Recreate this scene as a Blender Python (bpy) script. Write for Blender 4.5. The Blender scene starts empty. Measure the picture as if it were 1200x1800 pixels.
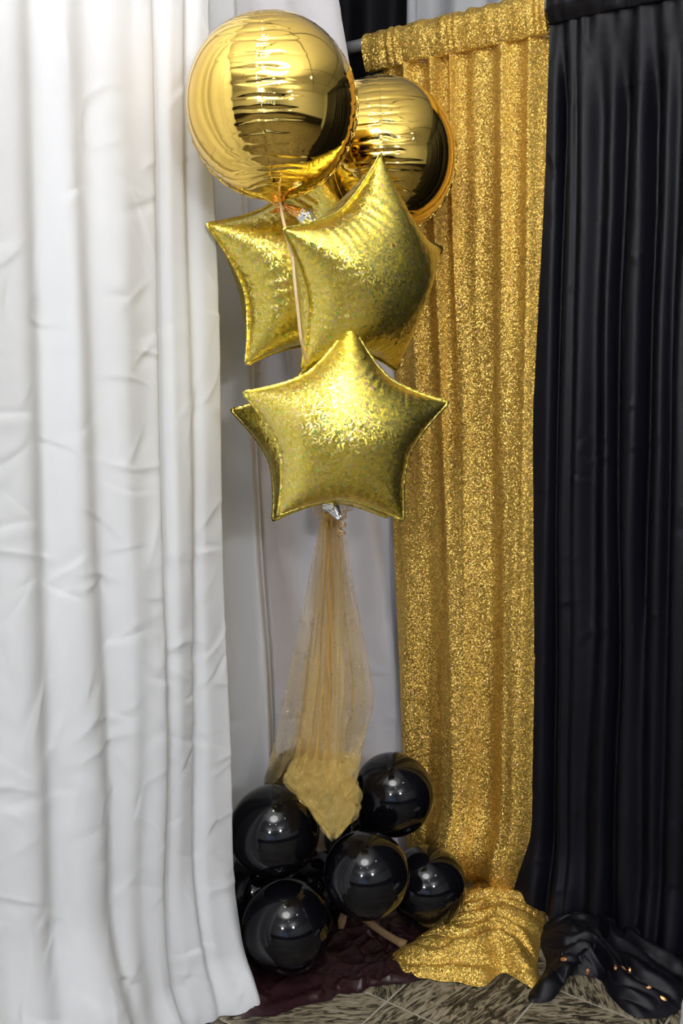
import bpy, math, random
import numpy as np
from mathutils import Matrix, Vector

scene = bpy.context.scene
col = scene.collection
R = math.radians

# ------------------------------------------------------------------ camera
CAM_H = 1.60
PITCH = math.atan(260 / 1750.0)          # camera looks slightly down
FPX = 1750.0                             # 35 mm lens, 36 mm tall frame of 1800 px
cam_data = bpy.data.cameras.new('camera')
cam_data.sensor_fit = 'VERTICAL'
cam_data.sensor_height = 36.0
cam_data.lens = 35.0
cam_data.clip_start = 0.05
cam = bpy.data.objects.new('camera', cam_data)
cam.location = (0, 0, CAM_H)
cam.rotation_euler = (math.pi / 2 - PITCH, 0, 0)
col.objects.link(cam)
scene.camera = cam

# ------------------------------------------------------------------ world, lights, exposure
world = bpy.data.worlds.new('world')
world.use_nodes = True
world.node_tree.nodes['Background'].inputs[0].default_value = (0.55, 0.6, 0.7, 1)
world.node_tree.nodes['Background'].inputs[1].default_value = 0.05
scene.world = world
scene.view_settings.view_transform = 'Standard'
scene.view_settings.look = 'None'
scene.view_settings.gamma = 1.0
scene.view_settings.use_curve_mapping = False
scene.view_settings.exposure = 0.34

CEIL = 3.05


def area_light(name, loc, size, power, color, target=None, shape='SQUARE', size_y=None):
    d = bpy.data.lights.new(name, 'AREA')
    d.shape = shape
    d.size = size
    if size_y:
        d.size_y = size_y
    d.energy = power
    d.color = color
    o = bpy.data.objects.new(name, d)
    o.location = loc
    if target is not None:
        v = Vector(target) - Vector(loc)
        o.rotation_euler = v.to_track_quat('-Z', 'Y').to_euler()
    col.objects.link(o)
    return o


# added soft disc standing in for the flash patch on the ceiling
area_light('bounce_patch_fill', (-0.1, 0.6, CEIL - 0.03), 1.1, 16, (1.0, 0.985, 0.96), shape='DISK')
for (x, y, e) in ((1.5, -1.7, 75), (-0.9, -2.3, 75)):       # added unseen fill points that brighten the hall walls and drapes
    pd = bpy.data.lights.new('rear_fill', 'POINT')
    pd.energy = e
    pd.color = (0.95, 0.97, 1.0)
    pd.shadow_soft_size = 0.16
    po = bpy.data.objects.new('rear_fill', pd)
    po.location = (x, y, 2.45)
    col.objects.link(po)
# the photographer's flash, turned up to bounce off the ceiling
fd = bpy.data.lights.new('bounce_flash', 'SPOT')
fd.energy = 360
fd.spot_size = R(95)
fd.spot_blend = 0.9
fd.shadow_soft_size = 0.04
flash = bpy.data.objects.new('bounce_flash', fd)
flash.location = (0.0, -0.1, 1.78)
flash.rotation_euler = (Vector((-0.1, 0.75, CEIL)) - flash.location).to_track_quat('-Z', 'Y').to_euler()
col.objects.link(flash)
scene.cycles.max_bounces = 5
scene.cycles.diffuse_bounces = 2
scene.cycles.glossy_bounces = 3
scene.cycles.use_light_tree = False
scene.cycles.adaptive_min_samples = 12
scene.cycles.transparent_max_bounces = 16
scene.cycles.sample_clamp_indirect = 6.0
scene.cycles.adaptive_threshold = 0.06


# ------------------------------------------------------------------ helpers
def ray(x, y):
    cx = (x - 600) / FPX
    cz = -(y - 900) / FPX
    return np.array([cx, math.cos(PITCH) + cz * math.sin(PITCH), -math.sin(PITCH) + cz * math.cos(PITCH)])


def at(x, y, Y):
    """world point seen at photo pixel (x, y) at distance Y from the camera plane"""
    r = ray(x, y)
    return np.array([0, 0, CAM_H]) + r * (Y / r[1])


def on_floor(x, y, z=0.0):
    r = ray(x, y)
    return np.array([0, 0, CAM_H]) + r * ((CAM_H - z) / -r[2])


# the room is turned against the camera: g runs along the gold and black drapes, w along the white ones
G = np.array([0.806, -0.592])
W = np.array([0.592, 0.806])


def uv(u, v, z=0.0):
    p = u * G + v * W
    return (p[0], p[1], z)


_nt = {}


def vnoise(x, y, seed=0):
    """smooth value noise in [-1, 1]"""
    if seed not in _nt:
        _nt[seed] = np.random.default_rng(seed).uniform(-1, 1, (256, 256))
    t = _nt[seed]
    x = np.asarray(x, float)
    y = np.asarray(y, float)
    xi = np.floor(x).astype(int)
    yi = np.floor(y).astype(int)
    fx = x - xi
    fy = y - yi
    fx = fx * fx * fx * (fx * (fx * 6 - 15) + 10)
    fy = fy * fy * fy * (fy * (fy * 6 - 15) + 10)
    a = t[xi % 256, yi % 256]
    b = t[(xi + 1) % 256, yi % 256]
    c = t[xi % 256, (yi + 1) % 256]
    d = t[(xi + 1) % 256, (yi + 1) % 256]
    return (a * (1 - fx) + b * fx) * (1 - fy) + (c * (1 - fx) + d * fx) * fy


def smooth(a, b, x):
    t = np.clip((x - a) / (b - a), 0, 1)
    return t * t * (3 - 2 * t)


def mesh(name, verts, faces, mat, parent=None, smooth_shade=True, kind=None, sub=0):
    me = bpy.data.meshes.new(name)
    me.from_pydata([tuple(map(float, v)) for v in verts], [], [tuple(int(i) for i in f) for f in faces])
    me.update()
    if smooth_shade:
        me.polygons.foreach_set('use_smooth', [True] * len(me.polygons))
    if mat is not None:
        me.materials.append(mat)
    o = bpy.data.objects.new(name, me)
    col.objects.link(o)
    if parent is not None:
        o.parent = parent
    if kind:
        o['kind'] = kind
    if sub:
        m = o.modifiers.new('subdivision', 'SUBSURF')
        m.levels = m.render_levels = sub
    return o


def grid(name, P, mat, parent=None, closed_u=False, **kw):
    nu, nv = P.shape[:2]
    idx = np.arange(nu * nv).reshape(nu, nv)
    a = idx if closed_u else idx[:-1]
    b = np.roll(idx, -1, 0) if closed_u else idx[1:]
    f = np.stack([a[:, :-1], b[:, :-1], b[:, 1:], a[:, 1:]], -1).reshape(-1, 4)
    return mesh(name, P.reshape(-1, 3), f, mat, parent, **kw)


def box(name, lo, hi, mat, parent=None, frame=None, bevel=0.0, **kw):
    v = [(x, y, z) for x in (lo[0], hi[0]) for y in (lo[1], hi[1]) for z in (lo[2], hi[2])]
    if frame == 'room':
        v = [uv(*p) for p in v]
    f = [(0, 1, 3, 2), (4, 6, 7, 5), (0, 4, 5, 1), (2, 3, 7, 6), (0, 2, 6, 4), (1, 5, 7, 3)]
    o = mesh(name, v, f, mat, parent, smooth_shade=False, **kw)
    if bevel:
        m = o.modifiers.new('bevel', 'BEVEL')
        m.width = bevel
        m.segments = 2
    return o


def tube(name, pts, rad, mat, parent=None, seg=16, cap=True):
    pts = [np.array(p, float) for p in pts]
    n = len(pts)
    rad = [rad] * n if np.isscalar(rad) else rad
    V = []
    up = np.array([0.13, 0.2, 0.97])
    for i, p in enumerate(pts):
        t = pts[min(i + 1, n - 1)] - pts[max(i - 1, 0)]
        t /= np.linalg.norm(t)
        a = np.cross(t, up)
        if np.linalg.norm(a) < 0.2:
            a = np.cross(t, [1, 0, 0])
        a /= np.linalg.norm(a)
        b = np.cross(t, a)
        for k in range(seg):
            an = 2 * math.pi * k / seg
            V.append(p + rad[i] * (a * math.cos(an) + b * math.sin(an)))
    F = []
    for i in range(n - 1):
        for k in range(seg):
            k2 = (k + 1) % seg
            F.append((i * seg + k, i * seg + k2, (i + 1) * seg + k2, (i + 1) * seg + k))
    if cap:
        F.append(tuple(range(seg - 1, -1, -1)))
        F.append(tuple(range((n - 1) * seg, n * seg)))
    return mesh(name, V, F, mat, parent)


def strip(name, pts, width, mat, parent=None, side=(1, 0, 0), thick=0.0005):
    """flat ribbon along a polyline; side: one vector or one for each point"""
    pts = np.array(pts, float)
    side = np.array(side, float)
    if side.ndim == 1:
        side = np.repeat(side[None], len(pts), 0)
    w = np.array([width] * len(pts) if np.isscalar(width) else width)[:, None]
    P = np.stack([pts - side * w / 2, pts + side * w / 2], 1)
    o = grid(name, P, mat, parent)
    m = o.modifiers.new('thickness', 'SOLIDIFY')
    m.thickness = thick
    return o


def empty(name, loc=(0, 0, 0)):
    o = bpy.data.objects.new(name, None)
    o.empty_display_size = 0.05
    o.location = tuple(float(c) for c in loc)
    col.objects.link(o)
    return o


def tag(o, label, cat, group=None, kind=None):
    o['label'] = label
    o['category'] = cat
    if group:
        o['group'] = group
    if kind:
        o['kind'] = kind
    return o


def structure(o, label=None, cat=None):
    o['kind'] = 'structure'
    if label:
        o['label'] = label
        o['category'] = cat
    return o


# ------------------------------------------------------------------ materials
class NT:
    def __init__(self, name):
        self.m = bpy.data.materials.new(name)
        self.m.use_nodes = True
        self.t = self.m.node_tree
        self.b = self.t.nodes['Principled BSDF']
        self.out = self.t.nodes['Material Output']

    def n(self, typ, **kw):
        nd = self.t.nodes.new(typ)
        for k, v in kw.items():
            if k.startswith('i_'):
                nd.inputs[int(k[2:]) if k[2:].isdigit() else k[2:].replace('_', ' ')].default_value = v
            else:
                setattr(nd, k, v)
        return nd

    def l(self, a, b):
        self.t.links.new(a, b)

    def p(self, **kw):
        for k, v in kw.items():
            self.b.inputs[k.replace('_', ' ')].default_value = v
        return self

    def coord(self, scale=(1, 1, 1), out='Object'):
        tc = self.n('ShaderNodeTexCoord')
        mp = self.n('ShaderNodeMapping')
        mp.inputs['Scale'].default_value = scale
        self.l(tc.outputs[out], mp.inputs['Vector'])
        return mp.outputs['Vector']

    def math(self, op, a, b=None, clamp=False):
        nd = self.n('ShaderNodeMath', operation=op, use_clamp=clamp)
        for k, v in ((0, a), (1, b)):
            if v is None:
                continue
            if isinstance(v, (int, float)):
                nd.inputs[k].default_value = v
            else:
                self.l(v, nd.inputs[k])
        return nd.outputs[0]

    def ramp(self, fac, stops, interp='LINEAR'):
        nd = self.n('ShaderNodeValToRGB')
        nd.color_ramp.interpolation = interp
        e = nd.color_ramp.elements
        while len(e) < len(stops):
            e.new(0.5)
        for k, (p, c) in enumerate(stops):
            e[k].position = p
            e[k].color = (*c, 1) if len(c) == 3 else c
        self.l(fac, nd.inputs[0])
        return nd.outputs[0]

    def mix(self, fac, a, b, blend='MIX'):
        nd = self.n('ShaderNodeMix', data_type='RGBA', blend_type=blend)
        for k, v in ((0, fac), (6, a), (7, b)):
            if isinstance(v, (int, float)):
                nd.inputs[k].default_value = v
            elif isinstance(v, tuple):
                nd.inputs[k].default_value = (*v, 1)
            else:
                self.l(v, nd.inputs[k])
        return nd.outputs[2]

    def bump(self, h, strength, dist, normal=None):
        nd = self.n('ShaderNodeBump')
        nd.inputs['Strength'].default_value = strength
        nd.inputs['Distance'].default_value = dist
        self.l(h, nd.inputs['Height'])
        if normal is not None:
            self.l(normal, nd.inputs['Normal'])
        return nd.outputs[0]

    def flakes(self, vec, amount):
        """a random tilt of the surface normal for each cell of a Voronoi pattern"""
        sub = self.n('ShaderNodeVectorMath', operation='SUBTRACT')
        self.l(vec, sub.inputs[0])
        sub.inputs[1].default_value = (0.5, 0.5, 0.5)
        sc = self.n('ShaderNodeVectorMath', operation='SCALE')
        self.l(sub.outputs[0], sc.inputs[0])
        if isinstance(amount, (int, float)):
            sc.inputs['Scale'].default_value = amount
        else:
            self.l(amount, sc.inputs['Scale'])
        geo = self.n('ShaderNodeNewGeometry')
        ad = self.n('ShaderNodeVectorMath', operation='ADD')
        self.l(geo.outputs['Normal'], ad.inputs[0])
        self.l(sc.outputs[0], ad.inputs[1])
        nm = self.n('ShaderNodeVectorMath', operation='NORMALIZE')
        self.l(ad.outputs[0], nm.inputs[0])
        return nm.outputs[0]


def cloth(name, base, rough, sheen=0.0, spec=0.3, tint=0.04):
    """plain woven cloth, very slightly uneven in tone; folds and creases are in the meshes"""
    t = NT(name)
    t.p(Roughness=rough, Sheen_Weight=sheen)
    t.b.inputs['Specular IOR Level'].default_value = spec
    nz = t.n('ShaderNodeTexNoise', i_Scale=5.0, i_Detail=1.0)
    t.l(t.coord(), nz.inputs['Vector'])
    t.l(t.ramp(nz.outputs['Fac'], [(0.3, tuple(c * (1 - tint) for c in base)), (0.7, base)]), t.b.inputs['Base Color'])
    return t.m


M_WHITE = cloth('white_poly_cloth', (0.86, 0.865, 0.875), 0.7, sheen=0.1)
M_WHITE_IN = cloth('shaded_white_cloth', (0.86, 0.835, 0.87), 0.75, sheen=0.1)  # lilac cast of the shade behind the balloons is mixed into this colour
M_BLACK = cloth('black_satin', (0.004, 0.004, 0.008), 0.46, spec=0.30)
M_BLACK_BACK = cloth('black_backdrop_cloth', (0.006, 0.006, 0.008), 0.7)


def sequin(name, dark, light, amount, scale, metallic, rough, hue=0.08):
    t = NT(name)
    v = t.coord((1, 1, 1))
    vo = t.n('ShaderNodeTexVoronoi', i_Scale=scale)
    t.l(v, vo.inputs['Vector'])
    sep = t.n('ShaderNodeSeparateColor')
    t.l(vo.outputs['Color'], sep.inputs[0])
    base = t.ramp(sep.outputs[0], [(0.0, dark), (0.75, light), (1.0, tuple(min(1, c * 1.12) for c in light))])
    # green and pink sparkle of a few sequins, painted into the base colour
    pick = t.math('GREATER_THAN', sep.outputs[1], 1 - hue)
    hues = t.ramp(sep.outputs[2], [(0.0, (0.35, 0.85, 0.25)), (0.45, (0.95, 0.8, 0.3)), (0.55, (1.0, 0.45, 0.4)), (1.0, (1.0, 0.5, 0.5))])
    base = t.mix(pick, base, hues)
    t.l(base, t.b.inputs['Base Color'])
    t.p(Metallic=metallic, Roughness=rough)
    t.l(t.flakes(vo.outputs['Color'], amount), t.b.inputs['Normal'])
    return t.m


M_SEQUIN = sequin('gold_sequin_cloth', (0.58, 0.325, 0.03), (0.93, 0.61, 0.14), 1.0, 420.0, 0.62, 0.33, hue=0.05)
M_SEQUIN_POOL = M_SEQUIN


def holographic(name):
    t = NT(name)
    v = t.coord((1, 1, 1))
    ds = t.n('ShaderNodeTexNoise', i_Scale=60.0, i_Detail=1.0)
    t.l(v, ds.inputs['Vector'])
    ad = t.n('ShaderNodeVectorMath', operation='MULTIPLY_ADD')
    t.l(ds.outputs['Color'], ad.inputs[0])
    ad.inputs[1].default_value = (0.02, 0.02, 0.02)
    t.l(v, ad.inputs[2])
    vo = t.n('ShaderNodeTexVoronoi', i_Scale=270.0)
    t.l(ad.outputs[0], vo.inputs['Vector'])
    sep = t.n('ShaderNodeSeparateColor')
    t.l(vo.outputs['Color'], sep.inputs[0])
    base = t.ramp(sep.outputs[0], [(0.0, (0.80, 0.62, 0.06)), (0.6, (0.98, 0.79, 0.15)), (1.0, (1.0, 0.90, 0.35))])
    pick = t.math('GREATER_THAN', sep.outputs[1], 0.93)
    hues = t.ramp(sep.outputs[2], [(0.0, (0.3, 0.85, 0.2)), (0.5, (0.9, 0.85, 0.3)), (0.6, (1.0, 0.5, 0.35)), (1.0, (1.0, 0.55, 0.5))])
    base = t.mix(pick, base, hues)
    t.l(base, t.b.inputs['Base Color'])
    t.p(Metallic=0.95, Roughness=0.30)
    t.l(t.flakes(vo.outputs['Color'], 0.32), t.b.inputs['Normal'])
    return t.m


M_HOLO = holographic('gold_holographic_foil')
M_FOIL = NT('gold_mirror_foil').p(Base_Color=(0.93, 0.64, 0.15, 1), Metallic=1.0, Roughness=0.06).m
M_FOIL_NECK = NT('copper_foil_neck').p(Base_Color=(0.85, 0.45, 0.14, 1), Metallic=1.0, Roughness=0.25).m
M_SILVER = NT('silver_foil_tail').p(Base_Color=(0.8, 0.82, 0.85, 1), Metallic=0.9, Roughness=0.22).m
_t = NT('black_latex').p(Base_Color=(0.004, 0.004, 0.006, 1), Roughness=0.09)
_t.b.inputs['Specular IOR Level'].default_value = 0.5
M_LATEX = _t.m
M_PIPE = NT('white_painted_pipe').p(Base_Color=(0.72, 0.73, 0.76, 1), Roughness=0.4).m
M_RIBBON = NT('pale_gold_ribbon').p(Base_Color=(0.86, 0.62, 0.36, 1), Roughness=0.3).m
M_CURL = NT('metallic_peach_ribbon').p(Base_Color=(0.9, 0.6, 0.33, 1), Metallic=0.6, Roughness=0.3).m
M_COPPER = NT('copper_gem').p(Base_Color=(0.85, 0.42, 0.18, 1), Metallic=0.8, Roughness=0.15).m


def tulle(name, density, color, glitter=0.08):
    t = NT(name)
    v = t.coord((1, 1, 1))
    vo = t.n('ShaderNodeTexVoronoi', i_Scale=260.0)
    t.l(v, vo.inputs['Vector'])
    sep = t.n('ShaderNodeSeparateColor')
    t.l(vo.outputs['Color'], sep.inputs[0])
    spark = t.math('MULTIPLY', t.math('GREATER_THAN', sep.outputs[0], 1 - glitter),
                   t.math('LESS_THAN', vo.outputs['Distance'], 0.35))
    dif = t.n('ShaderNodeBsdfDiffuse')
    dif.inputs[0].default_value = (*color, 1)
    trl = t.n('ShaderNodeBsdfTranslucent')
    trl.inputs[0].default_value = (*color, 1)
    mx = t.n('ShaderNodeMixShader', i_0=0.4)
    t.l(dif.outputs[0], mx.inputs[1])
    t.l(trl.outputs[0], mx.inputs[2])
    gl = t.n('ShaderNodeBsdfGlossy', i_Roughness=0.25)
    gl.inputs[0].default_value = (1, 0.88, 0.6, 1)
    t.l(t.flakes(vo.outputs['Color'], 1.0), gl.inputs['Normal'])
    mg = t.n('ShaderNodeMixShader')
    t.l(spark, mg.inputs[0])
    t.l(mx.outputs[0], mg.inputs[1])
    t.l(gl.outputs[0], mg.inputs[2])
    # the net's threads also catch light from all sides
    th = t.n('ShaderNodeBsdfGlossy', i_Roughness=0.7)
    th.inputs[0].default_value = (*[min(1, c * 1.1) for c in color], 1)
    fine = t.n('ShaderNodeTexVoronoi', i_Scale=700.0)
    t.l(v, fine.inputs['Vector'])
    t.l(t.flakes(fine.outputs['Color'], 1.6), th.inputs['Normal'])
    mt = t.n('ShaderNodeMixShader', i_0=0.35)
    t.l(mg.outputs[0], mt.inputs[1])
    t.l(th.outputs[0], mt.inputs[2])
    mg = mt
    tr = t.n('ShaderNodeBsdfTransparent')
    nz = t.n('ShaderNodeTexNoise', i_Scale=9.0, i_Detail=3.0)
    t.l(v, nz.inputs['Vector'])
    den = t.math('ADD', density - 0.12, t.math('MULTIPLY', nz.outputs['Fac'], 0.24))
    den = t.math('MAXIMUM', den, t.math('MULTIPLY', spark, 0.85))
    mo = t.n('ShaderNodeMixShader')
    t.l(den, mo.inputs[0])
    t.l(tr.outputs[0], mo.inputs[1])
    t.l(mg.outputs[0], mo.inputs[2])
    t.l(mo.outputs[0], t.out.inputs['Surface'])
    t.t.nodes.remove(t.b)
    return t.m


M_TULLE = tulle('gold_tulle', 0.33, (1.0, 0.76, 0.34))
M_TULLE_IN = tulle('gold_tulle_gathered', 0.38, (1.0, 0.74, 0.29))
M_TULLE_BUNCH = tulle('gold_tulle_bunched', 0.24, (1.0, 0.78, 0.30))
M_TULLE_TAIL = tulle('tan_tulle_rolled', 0.85, (0.62, 0.42, 0.22), 0.0)


def plastic_sheet():
    t = NT('maroon_plastic_film')
    t.p(Base_Color=(0.032, 0.011, 0.014, 1), Roughness=0.30)
    v = t.coord((1, 1, 1))
    nz = t.n('ShaderNodeTexVoronoi', i_Scale=17.0)
    t.l(v, nz.inputs['Vector'])
    n2 = t.n('ShaderNodeTexVoronoi', i_Scale=43.0)
    t.l(v, n2.inputs['Vector'])
    h = t.math('ADD', nz.outputs['Distance'], t.math('MULTIPLY', n2.outputs['Distance'], 0.4))
    t.l(t.bump(h, 0.35, 0.006), t.b.inputs['Normal'])
    return t.m


M_PLASTIC = plastic_sheet()


def stone(name, seeded=True):
    """split-slate look: pale olive stone with dark ragged streaks; the streaks run another way on each tile"""
    t = NT(name)
    tc = t.n('ShaderNodeTexCoord')
    oi = t.n('ShaderNodeObjectInfo')
    rot = t.n('ShaderNodeVectorRotate', rotation_type='Z_AXIS')
    t.l(tc.outputs['Object'], rot.inputs['Vector'])
    ang = t.math('MULTIPLY', t.math('FLOOR', t.math('MULTIPLY', oi.outputs['Random'], 7.99)), math.pi / 4)
    t.l(ang, rot.inputs['Angle'])
    off = t.n('ShaderNodeCombineXYZ')
    t.l(t.math('MULTIPLY', oi.outputs['Random'], 37.0), off.inputs[0])
    t.l(t.math('MULTIPLY', oi.outputs['Random'], 91.0), off.inputs[1])
    ad = t.n('ShaderNodeVectorMath', operation='ADD')
    t.l(rot.outputs[0], ad.inputs[0])
    t.l(off.outputs[0], ad.inputs[1])
    mp = t.n('ShaderNodeMapping')
    mp.inputs['Scale'].default_value = (10.0, 42.0, 10.0)
    t.l(ad.outputs[0], mp.inputs['Vector'])
    n1 = t.n('ShaderNodeTexNoise', i_Scale=1.6, i_Detail=6.0, i_Roughness=0.62, i_Distortion=1.4)
    t.l(mp.outputs[0], n1.inputs['Vector'])
    n2 = t.n('ShaderNodeTexNoise', i_Scale=5.0, i_Detail=3.0)
    t.l(ad.outputs[0], n2.inputs['Vector'])
    h = t.math('ADD', t.math('MULTIPLY', n1.outputs['Fac'], 0.8), t.math('MULTIPLY', n2.outputs['Fac'], 0.25))
    c = t.ramp(h, [(0.42, (0.016, 0.013, 0.008)), (0.50, (0.085, 0.07, 0.045)), (0.545, (0.24, 0.20, 0.13)), (0.75, (0.42, 0.365, 0.265))])
    t.l(c, t.b.inputs['Base Color'])
    t.p(Roughness=0.5)
    t.l(t.bump(h, 0.7, 0.003), t.b.inputs['Normal'])
    return t.m


M_STONE = stone('split_slate_tile')
M_GROUT = NT('pale_grout').p(Base_Color=(0.42, 0.37, 0.29, 1), Roughness=0.9).m
M_CEIL = NT('white_ceiling_board').p(Base_Color=(0.8, 0.8, 0.8, 1), Roughness=0.9).m
M_WALL = NT('pale_grey_hall_wall').p(Base_Color=(0.72, 0.72, 0.72, 1), Roughness=0.8).m
M_CEILGRID = NT('grey_ceiling_grid').p(Base_Color=(0.25, 0.25, 0.25, 1), Roughness=0.6).m


def glow(name, color, strength):
    t = NT(name)
    e = t.n('ShaderNodeEmission')
    e.inputs[0].default_value = (*color, 1)
    e.inputs[1].default_value = strength
    t.l(e.outputs[0], t.out.inputs['Surface'])
    return t.m


# ------------------------------------------------------------------ the room
U0, U1, V0, V1 = -2.7, 4.6, -4.6, 3.7
floor = structure(box('floor', (U0, V0, -0.06), (U1, V1, -0.0025), M_GROUT, frame='room'), 'dark split-slate tiled floor with pale grout lines', 'floor')
TILE, GAP = 0.30, 0.006
tile_proto = None
# grout lines found in the photo: one crossing at u = -1.280, v = 1.937
rng = random.Random(4)
for i in range(-5, 20):
    for j in range(-16, 6):
        u0 = -1.280 + i * TILE
        v0 = 1.937 + j * TILE
        if u0 < U0 or u0 + TILE > U1 or v0 < V0 or v0 + TILE > V1:
            continue
        if not (-2.3 < u0 < 1.0 and 0.1 < v0 < 3.2):
            continue
        c = uv(u0 + TILE / 2, v0 + TILE / 2, 0)
        if tile_proto is None:
            h = TILE / 2 - GAP / 2
            b = 0.003
            vs = []
            for (s, z) in ((h, -0.004), (h, -0.0012), (h - b, 0.0)):
                vs += [tuple(a * G[k] * s + d * W[k] * s for k in (0, 1)) + (z,) for a, d in ((-1, -1), (1, -1), (1, 1), (-1, 1))]
            fs = [(8, 9, 10, 11)]
            for r in (0, 4):
                for k in range(4):
                    fs.append((r + k, r + (k + 1) % 4, r + 4 + (k + 1) % 4, r + 4 + k))
            tile_proto = mesh('floor_tile', vs, fs, M_STONE, floor, smooth_shade=False)
            o = tile_proto
        else:
            o = tile_proto.copy()
            col.objects.link(o)
            o.parent = floor
        o.location = c
far = box('floor_beyond', (1.12, V0, -0.004), (U1, V1, -0.0005), M_STONE, floor, frame='room')
far2 = box('floor_beyond', (U0, V0, -0.004), (1.11, 0.136, -0.0005), M_STONE, floor, frame='room')

structure(box('wall_left', (U0 - 0.1, V0, 0), (U0, V1, CEIL), M_WALL, frame='room'))
structure(box('wall_right', (U0, V1, 0), (U1, V1 + 0.1, CEIL), M_WALL, frame='room'))
structure(box('wall_back', (U0, V0 - 0.1, 0), (U1, V0, CEIL), M_WALL, frame='room'))
structure(box('wall_far', (U1, V0, 0), (U1 + 0.1, V1, CEIL), M_WALL, frame='room'))
ceiling = structure(box('ceiling', (U0, V0, CEIL), (U1, V1, CEIL + 0.06), M_CEIL, frame='room'))
k = U0 + 0.4
while k < U1:
    box('ceiling_grid_bar', (k - 0.012, V0, CEIL - 0.006), (k + 0.012, V1, CEIL + 0.002), M_CEILGRID, ceiling, frame='room')
    k += 1.2
k = V0 + 0.3
while k < V1:
    box('ceiling_grid_bar', (U0, k - 0.012, CEIL - 0.0075), (U1, k + 0.012, CEIL - 0.0065), M_CEILGRID, ceiling, frame='room')
    k += 1.2

M_DARK_PANEL = NT('added_dark_panel').p(Base_Color=(0.02, 0.017, 0.016, 1), Roughness=0.5).m  # added unseen panels that keep the lower part of the balloon reflections dark
structure(box('trim_21', (U0 + 0.002, V0 + 0.001, 0.001), (U1 - 0.05, V0 + 0.04, 0.9), M_DARK_PANEL, frame='room'))
structure(box('trim_22', (U1 - 0.04, V0 + 0.05, 0.001), (U1 - 0.001, V1 - 0.01, 0.9), M_DARK_PANEL, frame='room'))

# lit windows in the wall behind the camera and four ceiling downlights (they show only as reflections)
M_PANE = glow('dusk_window_pane', (0.35, 0.5, 1.0), 1.6)
for k in range(6):
    u0 = 1.0 + k * 0.55
    w_ = structure(box('window_%d' % (k + 1), (u0, V0 + 0.042, 0.95), (u0 + 0.3, V0 + 0.07, 2.5), M_PIPE, frame='room'))
    box('pane', (u0 + 0.03, V0 + 0.065, 1.0), (u0 + 0.27, V0 + 0.075, 2.45), M_PANE, w_, frame='room')
M_LAMP = glow('downlight_lens', (0.95, 1.0, 1.0), 120.0)
for k, (x, y) in enumerate(((-0.25, 1.75), (-0.75, -0.45), (0.35, -0.55), (1.5, 0.9))):
    r_ = structure(tube('trim_%d' % (k + 1), [(x, y, CEIL), (x, y, CEIL - 0.03)], 0.055, M_PIPE, seg=20))
    tube('lens', [(x, y, CEIL - 0.029), (x, y, CEIL - 0.034)], 0.035, M_LAMP, r_, seg=16)


# ------------------------------------------------------------------ drapes
def s_on(px, py, A, B):
    """position along the line A-B (seen from above) of what shows at pixel (px, py)"""
    r = ray(px, py)
    k = r[0] / r[1]
    d = B - A
    return (k * A[1] - A[0]) / (d[0] - k * d[1])


def creases(shape, size, n, seed, amp, length, width=(0.006, 0.014), tilt=1.0, lower=0.0):
    """random straight press creases on a sheet of size (width, height) metres, as an offset field"""
    nu, nv = shape
    H = np.zeros(shape)
    rg = np.random.default_rng(seed)
    x = np.linspace(0, size[0], nu)
    y = np.linspace(0, size[1], nv)
    for _ in range(n):
        cx = rg.uniform(0, size[0])
        cy = size[1] * (rg.uniform(0, 1) ** (1 - lower))
        a = rg.normal(0, 0.75) * tilt + (math.pi / 2 if rg.random() < 0.25 else 0) + (0.5 if rg.random() < .5 else -0.3)
        ln = rg.uniform(*length)
        w = rg.uniform(*width)
        am = rg.uniform(0.35, 1.0) * amp * (1 if rg.random() < 0.7 else -1)
        bend = rg.normal(0, 2.0)
        m = ln * 2.2 + 3 * w
        i0, i1 = np.searchsorted(x, (cx - m, cx + m))
        j0, j1 = np.searchsorted(y, (cy - m, cy + m))
        if i1 <= i0 or j1 <= j0:
            continue
        X, Y = np.meshgrid(x[i0:i1] - cx, y[j0:j1] - cy, indexing='ij')
        l = X * math.cos(a) + Y * math.sin(a)
        d = -X * math.sin(a) + Y * math.cos(a) + bend * l * l
        # a crisp ridge line with a shallow dent on one side
        prof = np.exp(-np.abs(d) / w) - 0.55 * np.exp(-((d - 2.2 * w) / (2.6 * w)) ** 2)
        H[i0:i1, j0:j1] += am * prof * np.exp(-(l / ln) ** 2)
    return H


def drape(name, Atop, Btop, Abot, Bbot, ztop, zbot, fold, mat, parent=None, nu=220, nv=160, out=None, press=None):
    A0, B0, A1, B1 = (np.array(p, float) for p in (Atop, Btop, Abot, Bbot))
    s = np.linspace(0, 1, nu)[:, None]
    t = np.linspace(0, 1, nv)[None, :]
    S, T = np.broadcast_arrays(s, t)
    tan = (B0 - A0) / np.linalg.norm(B0 - A0)
    nrm = np.array([tan[1], -tan[0]])            # towards the camera
    if out is not None and nrm @ np.array(out) < 0:
        nrm = -nrm
    z = ztop + (zbot - ztop) * T
    dn, dt, dz = fold(S, T, z)
    if press is not None:
        dn = dn + creases((nu, nv), (np.linalg.norm(B0 - A0), ztop - zbot), **press)
    top = A0[None, None] + (B0 - A0)[None, None] * S[..., None]
    bot = A1[None, None] + (B1 - A1)[None, None] * S[..., None]
    P = top + (bot - top) * T[..., None] + nrm * dn[..., None] + tan * dt[..., None]
    P = np.concatenate([P, (z + dz)[..., None]], -1)
    return grid(name, P, mat, parent)


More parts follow.
